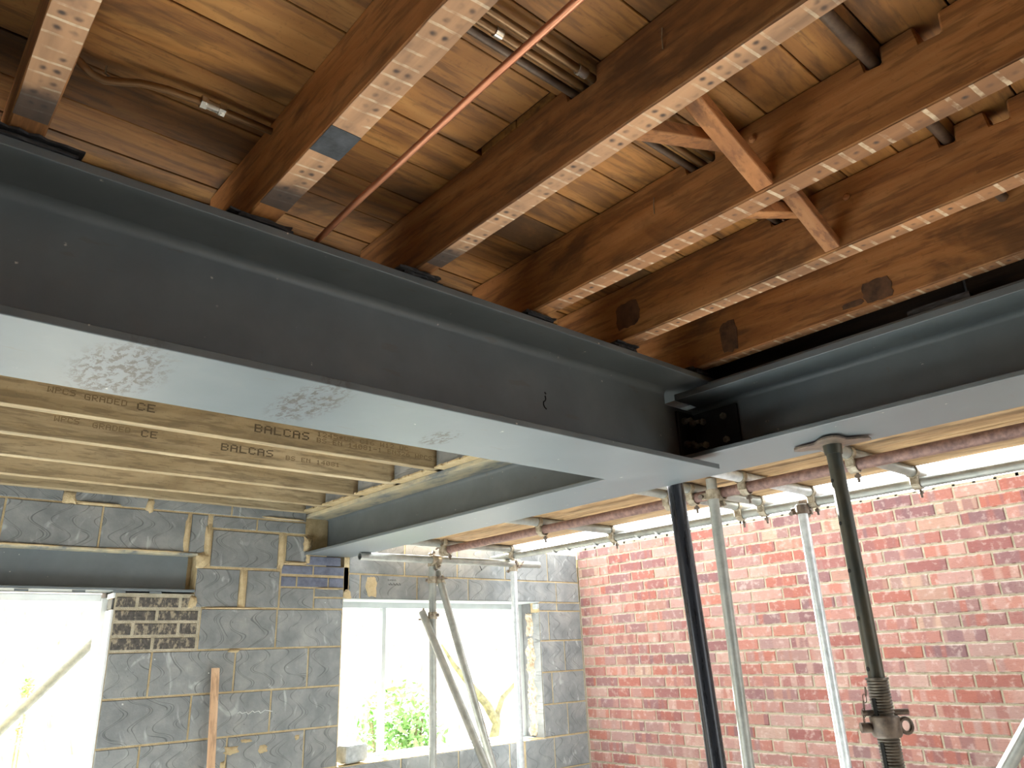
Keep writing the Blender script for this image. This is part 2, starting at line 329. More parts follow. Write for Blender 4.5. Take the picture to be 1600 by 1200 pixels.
# ---- back wall of blocks
mo = MB()
y0, y1 = WY+.006, WY+.10
mo.box(-1.8, .42, y0, y1+.2, F0, .612).box(1.098, 2.428, y0, y1, F0, .385).box(1.56, 2.30, y0, y1, .385, .90).box(-3.2, 1.56, y0, y1, .612, .905)
mo.box(1.36, 1.56, y0+.09, y1+.02, .385, .612).box(1.50, 1.56, y0, y1, .385, .612)
mo.box(2.30, 2.46, y0, y1, .385, .57).box(2.428, 2.47, y0, y1, .374, .75).box(2.47, WX, y0, y1, .374, .754)
mo.box(2.42, WX, y0, y1, F0, -.584).box(4.122, WX, y0, y1, -.584, .374)
wall = struct(mo.build('wall_back', m_mort))
outer = MB().box(1.098, 2.5, 4.58, 4.68, F0, 1.13).box(2.43, 4.9, 4.57, 4.67, F0, -.60).box(4.122, 4.9, 4.57, 4.67, -.60, .75).box(2.43, 4.9, 4.57, 4.67, .40, .75).box(-3.2, 1.098, 4.58, 4.68, .42, 1.13)
outer.build('outer_leaf', m_plast, wall); MB().box(1.098, 1.545, WY+.004, WY+.05, .088, .385).build('pale_pointing', m_mortp, wall)
random.seed(3)
blk_cache = {}
def blk(x0, x1, z0, z1, mat=m_block, name='concrete_block', y=WY, dep=.09, parent=None, ch=.003):
    parent = parent or wall
    b = MB(); j = [random.uniform(-.0015, .0015) for _ in range(8)]; yy = y+random.uniform(-.001, .0015)
    fr = [(x0+ch+j[0], z0+ch+j[1]), (x1-ch+j[2], z0+ch+j[3]), (x1-ch+j[4], z1-ch+j[5]), (x0+ch+j[6], z1-ch+j[7])]
    bk = [(x0, z0), (x1, z0), (x1, z1), (x0, z1)]
    vs = [(u, yy, v) for u, v in fr]+[(u, yy+ch*1.2, v) for u, v in bk]+[(u, yy+dep, v) for u, v in bk]
    fs = [(0, 1, 2, 3)]+[(i+4, (i+1) % 4+4, (i+1) % 4, i) for i in range(4)]+[(i+8, (i+1) % 4+8, (i+1) % 4+4, i+4) for i in range(4)]+[(11, 10, 9, 8)]
    b.add(vs, fs); return b.build(name, mat, parent)
J = .005
def row(z0, z1, xs, **k):
    for a, b in zip(xs[:-1], xs[1:]): blk(a+J, b-J, z0+J, z1-J, **k)
row(.833, .905, [-.1, .37, .79, 1.213, 1.67, 2.15])
row(.608, .833, [-.36, .09, .54, .981, 1.427]); blk(1.445, 1.535, .613, .828)
row(.757, .833, [1.56, 1.83, 2.15])
blk(1.572, 1.972, .542, .748); blk(2.025, 2.165, .592, .745)
blk(1.503, 1.748, .318, .527); blk(1.795, 1.993, .318, .527)
row(.437, .505, [2.0, 2.105, 2.318, 2.43], mat=m_bbrick, name='engineering_brick'); row(.511, .572, [2.0, 2.212, 2.43], mat=m_bbrick, name='engineering_brick')
blk(2.165, 2.40, .575, .628, m_bbrick, 'padstone')
blk(2.005, 2.22, .315, .432); blk(2.23, 2.425, .385, .432); blk(2.23, 2.425, .316, .374)
J = .008
row(.305, .372, [1.098, 1.208, 1.43, 1.498], mat=m_ebrick, name='engineering_brick')
row(.238, .304, [1.098, 1.315, 1.539], mat=m_ebrick, name='engineering_brick')
row(.165, .238, [1.098, 1.202, 1.432, 1.539], mat=m_ebrick, name='engineering_brick')
row(.092, .165, [1.098, 1.308, 1.539], mat=m_ebrick, name='engineering_brick')
J = .005
row(.09, .31, [1.545, 1.993, 2.425])
row(-.135, .09, [1.098, 1.314, 1.762, 2.207, 2.425])
row(-.36, -.135, [1.098, 1.541, 1.989, 2.425])
row(-.582, -.36, [1.098, 1.308, 1.755, 2.207, 2.425])
row(-.80, -.582, [1.098, 1.541, 1.989, 2.425])
row(.532, .754, [2.46, 2.887, 3.336, 3.787, 4.234, WX-.004])
row(.374, .532, [2.46, 2.546, 2.989, 3.432, 3.875, 4.318, WX-.004])
blk(4.127, 4.31, .315, .369); blk(4.323, WX-.006, .315, .369)
row(.09, .31, [4.122, 4.22, WX-.004]); row(-.135, .09, [4.122, 4.375, WX-.004]); row(-.36, -.135, [4.122, 4.224, WX-.004]); row(-.582, -.36, [4.122, 4.37, WX-.004])
row(-.80, -.584, [2.425, 2.874, 3.326, 3.775, 3.91]); row(-.80, -.584, [3.925, 4.214, WX-.004])
for k_ in range(3):                       # courses down to the floor
    zt = -.80-.225*k_; o_ = 0 if k_ % 2 else .225
    row(zt-.225, zt, [1.098, 1.308+o_*.95, 1.755+o_, 2.207+o_*.98]); row(zt-.225, zt, [2.43, 2.874-o_, 3.326-o_, 3.775-o_, 4.214-o_, WX-.004])
for k_ in range(9):                       # pier left of the doorway
    zt = .535-.225*k_; o_ = 0 if k_ % 2 else .22
    row(max(zt-.225, F0), zt, [-.48-o_, -.03-o_, .42])
# mortar smears squeezed out over the face
def smear(cx, cz, w_, h_, t=.012, n=9, rag=.25, mat=None, name='mortar_smear'):
    b = MB(); N = 16; vs = [(cx, WY-t, cz)]; R = []
    for s_, tt in ((.6, t*.85), (1., .0)):
        for k_ in range(N):
            a = 2*math.pi*k_/N; q = s_*(1+random.uniform(-rag, rag)); ca, sa = math.cos(a), math.sin(a)
            e = 1/max(abs(ca), abs(sa))**.6
            vs.append((cx+w_/2*q*e*ca, WY-tt+(.004 if tt == 0 else 0), cz+h_/2*q*e*sa))
    fs = [(0, 1+(k_+1) % N, 1+k_) for k_ in range(N)]+[(1+k_, 1+(k_+1) % N, 1+N+(k_+1) % N, 1+N+k_) for k_ in range(N)]
    return b.add(vs, fs).build(name, mat or m_mort, wall, smooth=True, ang=70)
for a in [(.815, .862, .07, .075), (1.213, .857, .045, .085), (1.425, .715, .036, .2), (1.545, .68, .04, .2, .018), (1.53, .575, .07, .085, .02), (1.497, .345, .048, .07, .02), (1.772, .42, .045, .225),
          (1.996, .65, .04, .2), (2.165, .7, .06, .10, .03), (2.09, .58, .15, .02), (2.17, .615, .03, .07), (2.63, .452, .085, .155), (2.455, .40, .06, .06), (1.78, -.43, .09, .045), (1.86, -.39, .07, .02), (1.96, -.44, .06, .05), (1.74, -.5, .03, .05), (2.16, -.4, .03, .03),
          (2.0, .845, .3, .012), (.95, .838, .25, .018), (1.35, .905, .12, .014), (.62, .607, .5, .014), (1.25, .609, .45, .012), (1.7, .312, .3, .012), (2.33, .434, .17, .012), (1.75, .08, .07, .02)]: smear(*a)
# ---- brick wall, parallel to beam B
wr = struct(MB().box(WX+.0005, WX+.11, -3.6, 4.40, F0, .79).build('wall_right', m_mortp))
tops = MB(); random.seed(5)
for i in range(40):
    yy = 4.35-i*.105; tops.obox((WX+.05, yy, .793), (.05, 0, 0), (0, .06, 0), (0, 0, random.uniform(.003, .012)))
tops.build('mortar_bed', m_mortp, wr)
def brick_mesh(L):
    b = MB(); ch = .004; j = [random.uniform(-.0025, .0025) for _ in range(8)]; hz = .0325
    fr = [(-L/2+ch+j[0], ch+j[1]), (-L/2+ch+j[2], .065-ch+j[3]), (L/2-ch+j[4], .065-ch+j[5]), (L/2-ch+j[6], ch+j[7])]
    bk = [(-L/2, 0), (-L/2, .065), (L/2, .065), (L/2, 0)]
    vs = [(-.006, u, v) for u, v in fr]+[(0., u, v) for u, v in bk]+[(.09, u, v) for u, v in bk]
    fs = [(0, 3, 2, 1)]+[(i, (i+1) % 4, (i+1) % 4+4, i+4) for i in range(4)]+[(i+4, (i+1) % 4+4, (i+1) % 4+8, i+8) for i in range(4)]
    b.add(vs, fs); return b
places = []
for r_ in range(32):
    zt = .785-.075*r_; z0 = zt-.065; y = 4.39
    if r_ % 2: places.append((4.39-.0512, z0, .1025)); y = 4.39-.1125
    while y > -3.3:
        places.append((y-.1075, z0, .215)); y -= .225
def area(p):
    try:
        c = [project(WX, p[0]+s*p[2]/2, p[1]+v) for s in (-1, 1) for v in (0, .065)]
    except ZeroDivisionError: return 0
    if Vector((WX, p[0], p[1])).dot(_f) < .3: return 0
    xs = [min(1600, max(0, q[0])) for q in c]; ys = [min(1200, max(0, q[1])) for q in c]
    return (max(xs)-min(xs))*(max(ys)-min(ys))
places.sort(key=area, reverse=True)
full = []; half = []
rest = MB()
for i, (yc, z0, L) in enumerate(places):
    if i < 300:
        pool = full if L > .2 else half
        if len(pool) < 8:
            o = brick_mesh(L); o.v = [(x+WX, y+yc, z+z0) for x, y, z in o.v]; o = o.build('brick', m_brick, wr, origin=(WX, yc, z0)); pool.append(o)
        else: linked('brick', random.choice(pool), (WX+random.uniform(-.0015, .001), yc, z0+random.uniform(-.001, .001)), wr)
    elif z0 > F0:
        o = brick_mesh(L); rest.add([(x+WX, y+yc, z+z0) for x, y, z in o.v], o.f)
ro = rest.build('brick', m_brick, wr, origin=(WX, 0, F0)); ro['kind'] = 'stuff'
# ---- window opening: frame, panes, cavity, sill
FY = 4.60
win = struct(MB().box(2.43, 4.12, FY, FY+.06, .335, .375).box(2.43, 4.12, FY, FY+.06, -.60, -.565).box(2.43, 2.47, FY, FY+.06, -.565, .335).box(4.085, 4.12, FY, FY+.06, -.565, .335).build('window_1', m_frame))
MB().box(2.842, 2.872, FY, FY+.05, -.565, .335).build('mullion', m_frame, win, bevel=.003)
MB().box(2.47, 2.842, FY+.028, FY+.034, -.565, .335).build('pane', m_glass, win); MB().box(2.872, 4.085, FY+.028, FY+.034, -.565, .335).build('pane', m_glass, win)
MB().box(2.425, 4.124, WY+.10, FY+.02, -.60, -.578).build('window_sill', m_frame, win, bevel=.003)
MB().box(2.425, 4.124, WY-.0, FY+.0, .372, .378).build('window_head', m_frame, win)
MB().box(4.119, 4.14, WY+.1, FY, -.58, .374).build('cavity_lining', m_tarp, wall); MB().box(4.118, 4.124, WY+.005, WY+.1, -.58, .30).build('reveal_face', m_block, wall)
ins = MB(); random.seed(11)
NZ, NA = 46, 7
def wool(zb, zt, name):
    b = MB(); vs = []; nz = int((zt-zb)/.016)
    for i in range(nz+1):
        z = zb+(zt-zb)*i/nz; e = (.8 if i in (0, nz) else 1)*(.82+.22*math.sin(i*.55+zb*9)*math.sin(i*.21))
        for k_ in range(NA+1):
            a = math.pi*k_/NA; w_ = .055*e*random.uniform(.75, 1.15); d = .016*e*random.uniform(.3, 1.7)
            vs.append((4.121-d*math.sin(a)*1.3, 4.515-w_*math.cos(a)+.008*math.sin(i*.9), z+random.uniform(-.007, .007)))
    fs = [(i*(NA+1)+k_, (i+1)*(NA+1)+k_, (i+1)*(NA+1)+k_+1, i*(NA+1)+k_+1) for i in range(nz) for k_ in range(NA)]
    return b.add(vs, fs).build(name, m_wool, wall)
wool(.13, .30, 'insulation_batt'); wool(-.57, .115, 'insulation_batt')
MB().box(4.095, 4.13, WY+.002, WY+.055, .325, .368).build('foam_offcut', m_foam, wall, bevel=.008)
# ---- door opening and its steel lintel
dr = struct(MB().box(1.062, 1.098, 4.52, 4.60, F0, .368).box(.42, 1.062, 4.52, 4.60, .345, .385).build('door_1', m_white, bevel=.004))
MB().box(1.088, 1.099, WY+.004, 4.52, F0, .30).build('lit_jamb_face', m_white, dr); MB().box(1.088, 1.099, WY+.004, 4.52, .36, .385).build('lit_jamb_face', m_white, dr)  # white colour stands in for the daylight blown out on the jamb
MB().box(1.09, 1.099, WY+.02, 4.50, .305, .355).build('cavity_closer', m_tarp, dr)
ln = thing('steel_lintel', (.8, 4.46, .395), 'short grey steel beam built into the block wall over the doorway', 'beam')
MB().box(.30, 1.47, 4.475, 4.49, .408, .598).build('web', m_primer, ln)
MB().box(.30, 1.495, 4.392, 4.575, .596, .609).build('top_flange', m_primer_d, ln, bevel=.002); MB().box(.30, 1.497, 4.385, 4.575, .395, .409).build('bottom_flange', m_primer, ln, bevel=.002)
for x in (1.32, 1.14, .95, .70): MB().box(x-.06, x+.0, 4.384, 4.39, .383, .393).build('packing_shim', m_primer, ln)
# ================================================================== STEEL BEAMS
def flange(b, pts, z0, z1): b.prism(pts, lambda u, v: (u, v, z0), lambda u, v: (u, v, z1))
A = thing('steel_beam', (.6, 1.606, .584), 'long grey steel beam crossing from the left, joists packed on its top flange', 'beam')
flange_b = MB(); flange(flange_b, [(-1.6, 1.44), (2.251, 1.44), (2.251, 1.771), (-1.6, 1.771)], .584, .602); flange_b.build('bottom_flange', m_primer_a, A, bevel=.0015, origin=(0, 1.606, .584))
fb = MB(); flange(fb, [(-1.6, 1.44), (2.33, 1.44), (2.33, 1.771), (-1.6, 1.771)], .912, .932); fb.build('top_flange', m_primer, A, bevel=.0015)
prof = [(1.613, .602), (1.613, .912), (1.575, .912)]+[(1.575+.022*math.sin(t), .89+.022*math.cos(t)) for t in [math.pi/8*i for i in range(1, 5)]]
prof = [(1.597, .64), (1.597, .89)]+[(1.597-.024*(1-math.cos(t)), .888+.024*math.sin(t)) for t in [math.pi/2*i/5 for i in range(1, 6)]]+[(1.639, .912)]+[(1.615+.024*(1-math.cos(t)), .888+.024*math.sin(t)) for t in [math.pi/2*i/5 for i in range(5, 0, -1)]]+[(1.615, .888), (1.615, .624)]+[(1.615+.022*(1-math.cos(t)), .624-.022*math.sin(t)) for t in [math.pi/2*i/4 for i in range(1, 5)]]+[(1.575, .602)]+[(1.597-.022*(1-math.cos(t)), .624-.022*math.sin(t)) for t in [math.pi/2*i/4 for i in range(4, 0, -1)]]
wb = MB(); wb.prism(prof, YZ(-1.6), YZ(2.19)); wb.box(2.19, 2.352, 1.597, 1.615, .66, .855); wb.build('web', m_primer, A, smooth=True, ang=25)
mk = MB()
def stroke(b, pts, r=.0022, n=5): return b.tube(pts, r, n)
stroke(mk, [(1.565, 1.596, .778), (1.57, 1.596, .772)]); stroke(mk, [(1.566, 1.596, .766), (1.568, 1.596, .757), (1.567, 1.596, .752)])
stroke(mk, [(1.566, 1.596, .75), (1.558, 1.596, .744), (1.557, 1.596, .735), (1.561, 1.596, .727), (1.569, 1.596, .722)]); mk.build('marker_scrawl', m_mark, A)
# beam B : slightly out of square
def bo(y): return -.0195*(y-.56)
B = thing('steel_beam', (2.33, 1.7, .635), 'grey steel beam running from the block wall to the right edge, beside the scaffold', 'beam')
BY0, BY1 = -2.4, 4.56
def bex(b, x0, x1, z0, z1, ya=BY0, yb=BY1): b.prism([(x0, z0), (x1, z0), (x1, z1), (x0, z1)], lambda u, v: (u+bo(ya), ya, v), lambda u, v: (u+bo(yb), yb, v))
bb = MB(); bex(bb, 2.222, 2.547, .635, .65, yb=4.42); bb.build('bottom_flange', m_primer, B, bevel=.0015)
def webp(x): return [(x-.006, .65), (x-.006, .845)]+[(x-.006-.02*(1-math.cos(t)), .842+.02*math.sin(t)) for t in [math.pi/2*i/4 for i in range(1, 5)]]+[(x+.026, .862), (x+.006, .842), (x+.006, .65)]
wbB = MB(); wbB.prism(webp(2.385), lambda u, v: (u+bo(BY0), BY0, v), lambda u, v: (u+bo(BY1), BY1, v)); wbB.build('web', m_primer, B, smooth=True, ang=25)
tf = MB(); bex(tf, 2.222, 2.38, .862, .886, yb=1.562); bex(tf, 2.38, 2.54, .862, .886, ya=BY0, yb=1.80); tf.build('top_flange', m_primer, B, bevel=.0015)
tf2 = MB(); bex(tf2, 2.222, 2.54, .862, .886, ya=1.80, yb=4.56); tf2.build('top_flange', m_primer_d, B, bevel=.0015)
sp = MB(); bex(sp, 2.231, 2.5, .886, .894, yb=1.42); sp.build('cap_plate', m_primer, B)
cl = MB(); cx = 2.379+bo(1.6)
cl.box(2.243, cx, 1.585, 1.597, .655, .838); cl.box(cx-.012, cx+.0, 1.40, 1.585, .655, .838)
cle = cl.build('angle_cleat', m_dark, B, bevel=.002)
for (x, z) in ((2.275, .80), (2.325, .80), (2.275, .71), (2.325, .71)):
    bt = MB(); bt.hexnut((x, 1.579, z), (0, 1, 0), .014, .013); bt.tube([(x, 1.573, z), (x, 1.548, z)], .0075, 10); bt.build('bolt', m_bolt, cle, smooth=True)
for (y, z) in ((1.545, .80), (1.455, .80), (1.545, .71), (1.455, .71)):
    bt = MB(); bt.tube([(cx-.012, y, z), (cx-.02, y, z)], .0135, 6); bt.tube([(cx-.02, y, z), (cx-.023, y, z)], .008, 10); bt.build('bolt', m_bolt, cle, smooth=True)
# ================================================================== OLD JOISTS
JX = [(.066, .127), (.53, .596), (.972, 1.025), (1.393, 1.455), (1.787, 1.847), (2.203, 2.253)]
JL = ['old joist at the far left, sooty lath marks on its underside', 'second old joist from the left, black patch on its nail-pocked underside', 'third old joist from the left, notched over copper pipes',
      'old joist crossing the middle of the timber strutting, pale lath stripes below', 'old joist at the lower end of the timber strutting', 'lowest old joist, directly above the right-hand steel beam']
NOT = [(.787, .87), (.385, .42), (.272, .316)]
for i, ((x0, x1), lb) in enumerate(zip(JX, JL)):
    top = 1.1465; bot = .957; pts = [(1.74, bot), (1.74, top)]
    notches = [(.787, .872, .036)]
    if i >= 2: notches += [(.385, .424, .038), (.272, .318, .045)]
    if i == 0 or i == 5: notches = []
    for a, b_, d in sorted(notches, key=lambda q: -q[1]): pts += [(b_, top), (b_-.004, top-d), (a+.003, top-d-.004), (a, top)]
    pts += [(-1.2, top), (-1.2, bot)]
    t = thing('floor_joist', ((x0+x1)/2, .3, bot), lb, 'joist', 'old floor joists')
    # body with a slightly wavy lower arris
    b = MB(); b.prism(pts, YZ(x0), YZ(x1)); b.build('body', m_joist, t, bevel=.004, origin=((x0+x1)/2, 0, bot))
    u = MB(); ny = 40; random.seed(20+i); vs = []
    for k_ in range(ny+1):
        y = -1.2+(2.6)*k_/ny; vs += [(x0+.002+random.uniform(-.001, .0015), y, bot-.0012), (x1-.002+random.uniform(-.0015, .001), y, bot-.0012)]
    u.add(vs, [(2*k_, 2*k_+2, 2*k_+3, 2*k_+1) for k_ in range(ny)]); u.add([(q[0], q[1], q[2]+.0022) for q in vs], [(2*k_, 2*k_+1, 2*k_+3, 2*k_+2) for k_ in range(ny)])
    u.build('lath_marked_face', m_lath_a if i < 3 else m_lath_b, t, origin=((x0+x1)/2, 0, bot))
    # slate packing between joist and beam
    sw = [.15, .13, .12, .11, .10, .10][i]; xc = (x0+x1)/2+[.02, .0, -.01, -.01, -.005, -.005][i]
    pk = thing('slate_packer', (xc, 1.5, .932), 'stack of black slates under the ' + ['far left old joist', 'second old joist from the left', 'third old joist from the left, notched over pipes', 'joist crossing the middle of the strutting', 'joist at the lower end of the strutting', 'joist nearest the beam junction'][i], 'packer', 'slate packers on the beam')
    z = .9325
    for q in range(4):
        h_ = [.0058, .0064, .006, .0056][q]; a = random.uniform(-.012, .012); N = 9
        xa, xb, ya, yb = xc-sw/2+random.uniform(-.012, .012), xc+sw/2+random.uniform(-.012, .012), 1.443+random.uniform(-.006, .012), 1.60
        if i == 5: xb = min(xb, 2.25)
        poly = [(xa+(xb-xa)*m/N, ya+random.uniform(-.004, .004)) for m in range(N+1)]+[(xb+random.uniform(-.006, .006), ya+.08), (xb, yb), (xa, yb), (xa+random.uniform(-.006, .006), ya+.07)]
        s_ = MB(); s_.prism(poly, lambda u_, v_: (u_, v_, z), lambda u_, v_: (u_, v_, z+h_-.0004)); s_.build('slate', m_slate, pk); z += h_
pk = thing('slate_packer', (2.3, .6, .895), 'single slate wedged on the right-hand beam under the lowest joist', 'packer', 'slate packers on the beam')
MB().obox((2.28, .64, .905), (.045, 0, 0), (0, .085, 0), (0, .0, .009)).build('slate', m_slate, pk)
# dark timbers closing the gap over beam B
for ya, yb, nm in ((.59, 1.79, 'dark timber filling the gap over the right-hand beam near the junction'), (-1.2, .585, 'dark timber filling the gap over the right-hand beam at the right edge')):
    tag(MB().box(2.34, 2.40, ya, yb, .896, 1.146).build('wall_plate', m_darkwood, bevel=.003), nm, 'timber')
def patch(x, yc, zc, w_, h_, mat, name, parent):
    b = MB(); N = 22; random.seed(int(yc*1000)); pts = []
    for k_ in range(N):
        a = 2*math.pi*k_/N; ca, sa = math.cos(a), math.sin(a); e = 1/max(abs(ca), abs(sa))**.75*random.uniform(.9, 1.06); pts.append((yc+w_/2*ca*e, zc+h_/2*sa*e))
    b.prism(pts, YZ(x), YZ(x+.004)); return b.build(name, mat, parent)
jr = {o.get('label'): o for o in WORLD if o.name.startswith('floor_joist')}
patch(1.7855, 1.41, 1.04, .10, .09, m_tar, 'tar_patch', jr[JL[4]]); patch(2.2015, 1.30, 1.03, .07, .12, m_tar, 'tar_patch', jr[JL[5]]); patch(2.2015, .78, 1.0, .09, .07, m_tar, 'tar_patch', jr[JL[5]]); patch(2.2015, .86, .962+.02, .07, .02, m_tar, 'rotten_hollow', jr[JL[5]])
MB().box(.531, .595, 1.075, 1.165, .9548, .9556).build('tar_patch', m_slate, jr[JL[1]])
for x, y, z, q in ((1.393, .685, 1.10, 3), (1.787, .655, 1.09, 4)):
    b = MB(); b.tube([(x+.002, y, z), (x-.004, y, z), (x-.008, y, z)], [.0095, .0095, .005], 12); b.build('wooden_plug', m_strut, jr[JL[q]], smooth=True)
# strutting
def strut(p0, p1, wy, th, label):
    p0, p1 = Vector(p0), Vector(p1); d = (p1-p0); L = d.length; d.normalize(); ny = Vector((0, 1, 0)); nz = d.cross(ny).normalized()
    return tag(MB().obox((p0+p1)/2, d*(L/2), ny*(wy/2), nz*(th/2)).build('strut', m_strut, bevel=.002), label, 'strut', 'timber strutting between old joists')
strut((1.027, .675, 1.128), (1.391, .675, .972), .042, .032, 'bright strut slanting down from the notched joist to the middle joist')
strut((1.028, .735, .98), (1.391, .735, 1.118), .042, .03, 'strut rising behind the bright strut towards the pipes')
strut((1.457, .715, 1.125), (1.785, .715, .972), .04, .03, 'strut slanting down to the lower strutted joist')
strut((1.458, .765, .978), (1.785, .765, 1.105), .04, .03, 'strut rising behind the lower slanting strut')
# pipes
def pipe(name, pts, r, mat, label, n=12): return tag(MB().tube(pts, r, n).build(name, mat, smooth=True), label, 'pipe')
pipe('copper_pipe', [(.70, 1.72, .9425), (.703, 1.55, .948), (.705, 1.3, .966), (.70, .8, .969), (.70, .2, .972), (.70, -.8, .975)], .0075, m_copper, 'bright copper pipe slanting alone between the second and third joists')
for y, n_ in ((.800, 'upper tarnished copper pipe threaded through the joist notches'), (.830, 'middle tarnished copper pipe threaded through the joist notches')):
    p = pipe('copper_pipe', [(.5, y, 1.121), (1.2, y, 1.122), (1.95, y, 1.121)], .0085, m_oldcop, n_)
    f_ = MB(); f_.tube([(.93 if y < .82 else .735, y, 1.121), (.955 if y < .82 else .752, y, 1.121)], .0112, 12); f_.build('fitting', m_brass, p, smooth=True)
pipe('copper_pipe', [(.5, .858, 1.122), (1.2, .858, 1.123), (1.95, .858, 1.122)], .009, m_grpipe, 'lower dark pipe threaded through the joist notches')
pipe('steel_pipe', [(.9, .405, 1.123), (2.19, .405, 1.123)], .0135, m_grpipe, 'dark brown steel pipe through the upper right joist notches')
fp = thing('plumbing_pipe', (.35, 1.37, 1.1), 'bent copper pipe with a shiny compression coupling under the boards at upper left', 'pipe')
pp = [(.128, 1.395, 1.135), (.15, 1.392, 1.118), (.175, 1.402, 1.108), (.20, 1.403, 1.106), (.225, 1.393, 1.109), (.258, 1.378, 1.114), (.31, 1.367, 1.118), (.38, 1.363, 1.120), (.42, 1.363, 1.120), (.531, 1.365, 1.122)]
MB().tube(pp, .008, 12).build('tube', m_oldcop, fp, smooth=True)
c_ = MB(); c_.tube([(.386, 1.363, 1.12), (.41, 1.363, 1.12)], .0105, 12).hexnut((.379, 1.363, 1.12), (1, 0, 0), .0145, .013).hexnut((.417, 1.363, 1.12), (1, 0, 0), .0145, .013); c_.build('coupling', m_brass, fp, smooth=True)
tag(MB().tube([(.2, 1.41, 1.147), (.2, 1.41, 1.128), (.206, 1.404, 1.12)], .0022, 6).build('pipe_clip', m_brass, fp, smooth=True), 'wire pipe clip')
for (x, y, z, l_) in ((.971, .70, 1.085, .03), (1.392, 1.0, 1.06, .04)): pass
nl = 0
for (x, y, z) in ((.970, .62, 1.06), (1.391, .98, 1.05)):
    tag(MB().tube([(x, y, z), (x-.004, y-.004, z+.022), (x-.002, y-.006, z+.045)], .0013, 5).build('nail', m_bolt, smooth=True), ['thin bent nail on the side of the third joist', 'thin bent nail on the side of the strutted middle joist'][nl], 'nail'); nl += 1
# ================================================================== NEW JOISTS
FONT = dict(A='0E11111F111111', B='1E11111E11111E', C='0E11101010110E', D='1E11111111111E', E='1F10101E10101F', G='0E11101711110F', K='11121418141211', L='1010101010101F', N='11191513111111', P='1E11111E101010', R='1E11111E141211', S='0F10100E01011E', U='1111111111110E', W='11111115151B11',
 **{'0': '0E11131519110E', '1': '040C040404040E', '2': '0E11010204081F', '3': '1F02040201110E', '4': '02060A121F0202', '5': '1F101E0101110E', '6': '0608101E11110E', '8': '0E11110E11110E', '*': '00040E1F0E0400', '-': '0000001F000000'})
def text(body, size, x, z, y, mat, parent, sx=1.):
    for w_ in body.split(' '):
        word(w_, size, x, z, y, mat, parent, sx); x += (len(w_)+1)*6.4*size/9.*sx
def word(body, size, x, z, y, mat, parent, sx=1., name='stamp_lettering'):    # ink-jet grading stamp: small overlapping ink dots
    b = MB(); p = size/9.; cx = x; r = p*.56
    for chh in body:
        if chh in FONT:
            g = FONT[chh]
            for ry in range(7):
                bits = int(g[2*ry:2*ry+2], 16)
                for rx in range(5):
                    if bits >> (4-rx) & 1:
                        u, v = cx+(rx+.5)*p*sx, z+(6.5-ry)*p; u += random.uniform(-.1, .1)*p; v += random.uniform(-.1, .1)*p
                        b.add([(u-r*sx*.95, y, v-r), (u+r*sx*.95, y, v-r), (u+r*sx*.95, y, v+r), (u-r*sx*.95, y, v+r)], [(0, 1, 2, 3)])
        cx += 6.4*p*sx
    return b.build(name, mat, parent)
NY = [2.60, 2.978, 3.355, 3.725, 4.096, 4.335]
NLb = ['hidden new joist nearest the long beam', 'new treated joist nearest the long beam, its grading stamps clearly readable', 'second new joist behind the long beam, with fainter grading stamps', 'third new joist behind the long beam, plain with a knot near its end', 'fourth new joist, last clear one before the block wall', 'thin new timber tight against the top of the block wall']
for i, (y, lb) in enumerate(zip(NY, NLb)):
    t = thing('new_joist', (.6, y+.023, .887), lb, 'joist', 'new joists over the doorway')
    MB().box(-1.8, 2.148, y, y+.046, .887, 1.098).build('body', m_new, t, bevel=.002, origin=(random.uniform(-.3, .5), y, .887))
    yy = y-.0008
    if i == 1:
        text('WPCS', .030, .425, .951, yy, m_ink2, t, 1.12); text('GRADED', .030, .545, .945, yy, m_ink2, t, 1.18); text('CE', .040, .727, .938, yy, m_ink, t, 1.3)
        text('BALCAS', .044, 1.193, .927, yy, m_ink, t, 1.38)
        text('1245*UK C16 W12 UC', .027, 1.48, .953, yy, m_ink2, t, 1.42); text('BS EN 14081-1 EN326 WPCS', .027, 1.48, .925, yy, m_ink2, t, 1.37)
    if i == 2:
        text('WPCS', .030, .52, .955, yy, m_ink2, t, 1.12); text('GRADED', .030, .66, .95, yy, m_ink2, t, 1.18); text('CE', .040, .85, .942, yy, m_ink, t, 1.3)
        text('BALCAS', .044, 1.195, .932, yy, m_ink, t, 1.38); text('BS EN 14081', .027, 1.51, .93, yy, m_ink2, t, 1.4)
    if i in (0, 1, 2, 3, 4, 5):
        ib = NY[i]; prev = NY[i-1]+.046 if i else 1.80
        tag(MB().box(2.150+bo(prev)+.022, 2.25, prev+.004, ib-.004, .897, 1.098).build('infill_block', m_block, bevel=.003), ['grey block over the beam tucked behind the long beam', 'grey block filling the gap over the beam nearest the beam junction', 'grey block over the beam between first and second stamped joists', 'grey block over the beam between second and third new joists', 'grey block over the beam between third and fourth new joists', 'grey block piece over the beam tight in the wall corner'][i], 'block', 'infill blocks between new joists')
        mb_ = MB(); random.seed(i); N = 14
        for m in range(N):
            ya = prev+.002+(ib-prev-.004)*m/N; yb = prev+.002+(ib-prev-.004)*(m+1)/N
            mb_.box(2.166+bo(ya)-random.uniform(0, .012), 2.25, ya, yb, .887, .8955+random.uniform(-.001, .001))
        tag(mb_.build('mortar_bed', m_mort), ['sandy mortar bed tucked behind the long beam', 'sandy mortar bed under the infill block nearest the beam junction', 'sandy mortar bed between first and second stamped joists', 'sandy mortar bed between second and third new joists', 'sandy mortar bed between third and fourth new joists', 'sandy mortar bed tight in the wall corner'][i], 'mortar', 'mortar beds on the beam')
